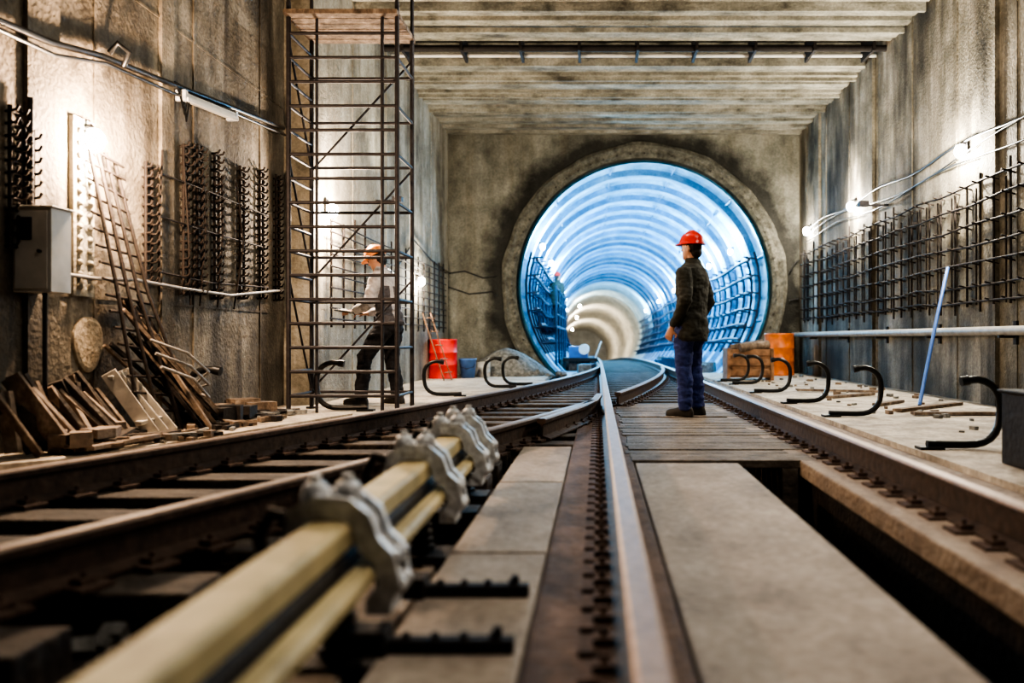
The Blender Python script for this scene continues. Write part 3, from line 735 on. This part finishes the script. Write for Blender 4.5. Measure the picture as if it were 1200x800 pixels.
def figure(name,loc,rotz,pose,mats,helm,voxel=.0075,scale=1.0,extra=None):
    b=B()
    lean=pose.get('lean',0.0); pf=pose.get('puff',1.0)
    def ly(z): return lean*max(0,z-.95)
    hem=pose.get('hem',.80)
    T=[(hem,.178,.125),(hem+.03,.185,.135),(.95,.180,.130),(1.05,.170,.120),(1.15,.172,.122),(1.28,.192,.130),(1.38,.200,.125),(1.44,.180,.108),(1.48,.120,.085),(1.51,.075,.072),(1.535,.066,.066)]
    b.loft([ringz(0,ly(z)-.01,z,rx*pf,ry*(1+(pf-1)*1.5),24) for z,rx,ry in T],0)
    b.loft([ringz(0,ly(1.5)-.008,z,r,r,16) for z,r in((1.48,.085),(1.50,.083),(1.545,.07),(1.555,.06))],0)
    b.loft([ringz(0,-.01,z,rx,ry,20) for z,rx,ry in((.80,.12,.10),(.84,.165,.115),(.92,.172,.122),(1.0,.165,.115),(1.04,.14,.1))],1)
    lf=pose.get('legf',1.0)
    for s_,leg in((1,pose['R']),(-1,pose['L'])):
        hip,kn,an,toe=leg
        limb(b,[hip,Vector(hip).lerp(Vector(kn),.5)+Vector((0,.012,0)),kn,Vector(kn).lerp(Vector(an),.35)+Vector((0,-.012,0)),an],[.098*lf,.088*lf,.070*lf,.070*lf,.062*lf],1,16)
        a=Vector(an);d=Vector(toe).normalized()
        z0=a.z-.075
        limb(b,[a+Vector((0,0,.0)),a+Vector((0,0,-.04))],[.05,.046],3)
        rg=[]
        sd=Vector((d.y,-d.x,0))
        for t,w,h in((-.085,.025,.03),(-.07,.036,.07),(-.02,.042,.09),(.05,.045,.075),(.12,.048,.055),(.17,.042,.045),(.195,.02,.03)):
            c=a+d*t; c.z=z0-.015
            rg.append([c+sd*w*math.cos(q)+Vector((0,0,h*max(0,math.sin(q)) )) for q in [2*math.pi*k/16 for k in range(16)]])
        rg=[[Vector((v.x,v.y,v.z+(0.012 if v.z>z0-.014 else -.0))) for v in r_] for r_ in rg]
        rg=[[v-Vector((0,0,.012)) if k>8 else v for k,v in enumerate(r_)] for r_ in rg]
        b.loft(rg,3)
    af=pose.get('armf',1.0)
    for s_,arm in((1,pose['RA']),(-1,pose['LA'])):
        sh,el,wr,hd,nr=arm
        sh=Vector(sh);el=Vector(el);wr=Vector(wr)
        limb(b,[sh,sh.lerp(el,.5),el,el.lerp(wr,.4),wr],[.072*af,.066*af,.056*af,.055*af,.042],2,14)
        dirn=(wr-el).normalized()
        limb(b,[wr-dirn*.03,wr+dirn*.03],[.028,.026],4,10)
        hand(b,wr+dirn*.045,hd,nr,-s_,4)
    nk=Vector((0,ly(1.5)+.0,1.545))
    limb(b,[(0,ly(1.45)-.01,1.45),(0,ly(1.58)+.0,1.60)],[.058,.055],4)
    Mh=head(b,nk+Vector((0,pose.get('hy',0),-.005)),pose.get('hyaw',0),pose.get('hpitch',0),4,5,6,7)
    me=bpy.data.meshes.new('tmp');me.from_pydata(b.v,[],b.f);me.update()
    tmp=bpy.data.objects.new('tmp',me);scene.collection.objects.link(tmp)
    rm=tmp.modifiers.new('r','REMESH');rm.mode='VOXEL';rm.voxel_size=voxel
    sm=tmp.modifiers.new('s','SMOOTH');sm.factor=.5;sm.iterations=2
    dg=bpy.context.evaluated_depsgraph_get(); dg.update()
    res=bpy.data.meshes.new_from_object(tmp.evaluated_get(dg))
    bpy.data.objects.remove(tmp)
    bvh=BVHTree.FromPolygons([Vector(v) for v in b.v],b.f)
    res.materials.clear()
    for m in mats: res.materials.append(m)
    mi=[]
    for p in res.polygons:
        _,_,idx,_=bvh.find_nearest(p.center); mm=b.m[idx]
        if extra: mm=extra(p.center,mm)
        mi.append(mm)
    res.polygons.foreach_set('material_index',mi); res.polygons.foreach_set('use_smooth',[True]*len(mi))
    cloth=set()
    for p,m in zip(res.polygons,mi):
        if m in(0,1,2,8): cloth.update(p.vertices)
    nrm=[v.normal.copy() for v in res.vertices]
    for i in cloth:
        v=res.vertices[i]; q=v.co
        f=noise.noise(Vector((q.x*9,q.y*9,q.z*16)))*.012+noise.noise(Vector((q.x*20+3,q.y*20,q.z*38)))*.006
        v.co=q+nrm[i]*f
    ob=bpy.data.objects.new(name,res); scene.collection.objects.link(ob)
    ob.location=loc; ob.rotation_euler[2]=rotz; ob.scale=(scale,)*3
    h=B(); rg=[]
    def hr(z,rx,ry,yo,pk=0):
        r=[]
        for k in range(32):
            a=2*math.pi*k/32; sx,cy_=math.cos(a),math.sin(a)
            r.append(Mh@Vector((rx*sx,yo+ry*cy_+pk*max(0,cy_)**2,z)))
        return r
    rg=[hr(.150,.095,.115,-.005),hr(.145,.118,.138,-.005,.045),hr(.152,.120,.140,-.005,.045),hr(.162,.106,.126,-.005,.01),hr(.195,.103,.123,-.005),hr(.225,.093,.112,-.005),hr(.250,.073,.090,-.005),hr(.268,.045,.058,-.005),hr(.275,.015,.02,-.005)]
    h.loft(rg,0)
    h.tube([Mh@Vector((0,-.11+.22*t-.0,.175+.108*math.sin(math.pi*(t*.8+.1)))) for t in [i/10 for i in range(11)]],.012,8,0)
    h.build('helmet',[helm],parent=ob)
    return ob
pose1=dict(lean=-.02,hem=.74,puff=1.12,armf=1.15,legf=1.12,
 R=((.095,0,.88),(.10,.015,.49),(.10,-.03,.10),(.15,1,0)),
 L=((-.095,0,.88),(-.10,.03,.49),(-.10,.01,.10),(-.15,1,0)),
 RA=((.185,-.02,1.40),(.265,-.08,1.13),(.225,.07,.90),(-.15,.45,-.9),(-1,.1,-.1)),
 LA=((-.185,-.02,1.40),(-.265,-.08,1.13),(-.225,.07,.90),(.15,.45,-.9),(1,.1,-.1)),
 hyaw=-.05,hpitch=.0)
figure('standing_man',(.92,8.43,0.0),math.radians(58),pose1,[M_jacket,M_jeans,M_jacket,M_boot,M_skin,M_hair,M_eye,M_lip],M_red,.0075,1.0)
pose2=dict(lean=.20,hem=.90,puff=1.08,armf=1.12,legf=1.15,
 R=((.095,0,.86),(.115,.04,.48),(.12,-.04,.10),(.25,1,0)),
 L=((-.095,.02,.86),(-.14,.24,.52),(-.15,.28,.10),(-.2,1,0)),
 RA=((.18,.08,1.39),(.27,.08,1.12),(.10,.30,1.04),(-.4,1,0),(0,.2,-1)),
 LA=((-.18,.08,1.39),(-.27,.12,1.12),(-.13,.36,1.06),(.3,1,0),(0,.2,-1)),
 hyaw=.1,hpitch=-.48)
def vest(c,m):
    if m==0:
        if c.z>1.33 : return 2
        if abs(abs(c.x)-.09)<.025: return 2
    return m
w=figure('worker',(-2.42,9.95,0),math.radians(76),pose2,[M_vest,M_trous,M_greycl,M_boot,M_skin,M_hair,M_eye,M_lip],M_helO,.0075,1.03,vest)
b=B(); b.obox((-.02,.47,1.045),(.34,.24,.012),Matrix.Rotation(.15,3,'X'),0); b.obox((-.02,.47,1.056),(.30,.21,.008),Matrix.Rotation(.15,3,'X'),1)
b.obox((-.02,.57,1.075),(.1,.02,.02),Matrix.Rotation(.15,3,'X'),2); b.build('clipboard',[M_iron,M_white,M_galv],parent=w)
figure('worker',(-1.22,26.2,1.11),-.6,pose1,[M_jacket,M_trous,M_jacket,M_boot,M_skin,M_hair,M_eye,M_lip],M_red,.014,.95)

# ------------------------------------------------------------ added fill floodlights and ceiling uplights
def fill_flood(x,y,z,power,col,tilt=0,sp=150):  # unseen lamps added above the frame as foreground fill
    b=B(); b.box(x-.18,x+.18,y-.12,y+.12,z+.05,z+.2,0); b.cyl((x,y,z+.2),(x,y,ZC+.1),.015,8,0)
    b.box(x-.16,x+.16,y-.10,y+.10,z+.03,z+.05,1)
    o=b.build('added_fill_floodlight',[M_iron,M_bulbC]); light('fill_flood_light','SPOT',(x,y,z),power,col,.18,o,rot=(tilt,0,0),spot=math.radians(sp))
fill_flood(.9,2.4,4.6,250,(1,.81,.65),0,80); fill_flood(2.4,6.8,4.7,190,(1,.85,.69),0,100)
fill_flood(-.6,9.2,4.75,110,(1,.88,.74),.1,100)
for x,y,z,p in ((4.05,13.0,2.9,170),(-2.95,12.6,2.9,140)):  # uplights added to graze the ceiling ribs with light
    b=B(); b.box(x-.07,x+.07,y-.06,y+.06,z-.12,z-.04,0); b.beam((x,y,z-.1),(XR if x>0 else XF,y,z-.1),.03,.03,0)
    o=b.build('added_uplight_fixture',[M_steel]); light('added_uplight_light','SPOT',(x,y,z),p,(1,.90,.72),.1,o,rot=(math.pi,math.radians(-25 if x>0 else 25),0),spot=math.radians(140))

# ------------------------------------------------------------ world, camera
w=bpy.data.worlds.new('World'); scene.world=w; w.use_nodes=True
w.node_tree.nodes['Background'].inputs[0].default_value=(.85,.87,.9,1); w.node_tree.nodes['Background'].inputs[1].default_value=.03
cam=bpy.data.cameras.new('camera'); co=bpy.data.objects.new('camera',cam); scene.collection.objects.link(co)
co.location=(0,0,EYE); co.rotation_euler=(math.pi/2,0,0)
cam.lens=30; cam.sensor_width=36; cam.shift_x=-100/1200; cam.shift_y=-2/1200
cam.dof.use_dof=True; cam.dof.focus_distance=8.8; cam.dof.aperture_fstop=1.1
cam.clip_start=.02
scene.camera=co
scene.view_settings.view_transform='AgX'
try: scene.view_settings.look='AgX - High Contrast'
except Exception as e: print(e)
scene.view_settings.exposure=0.15
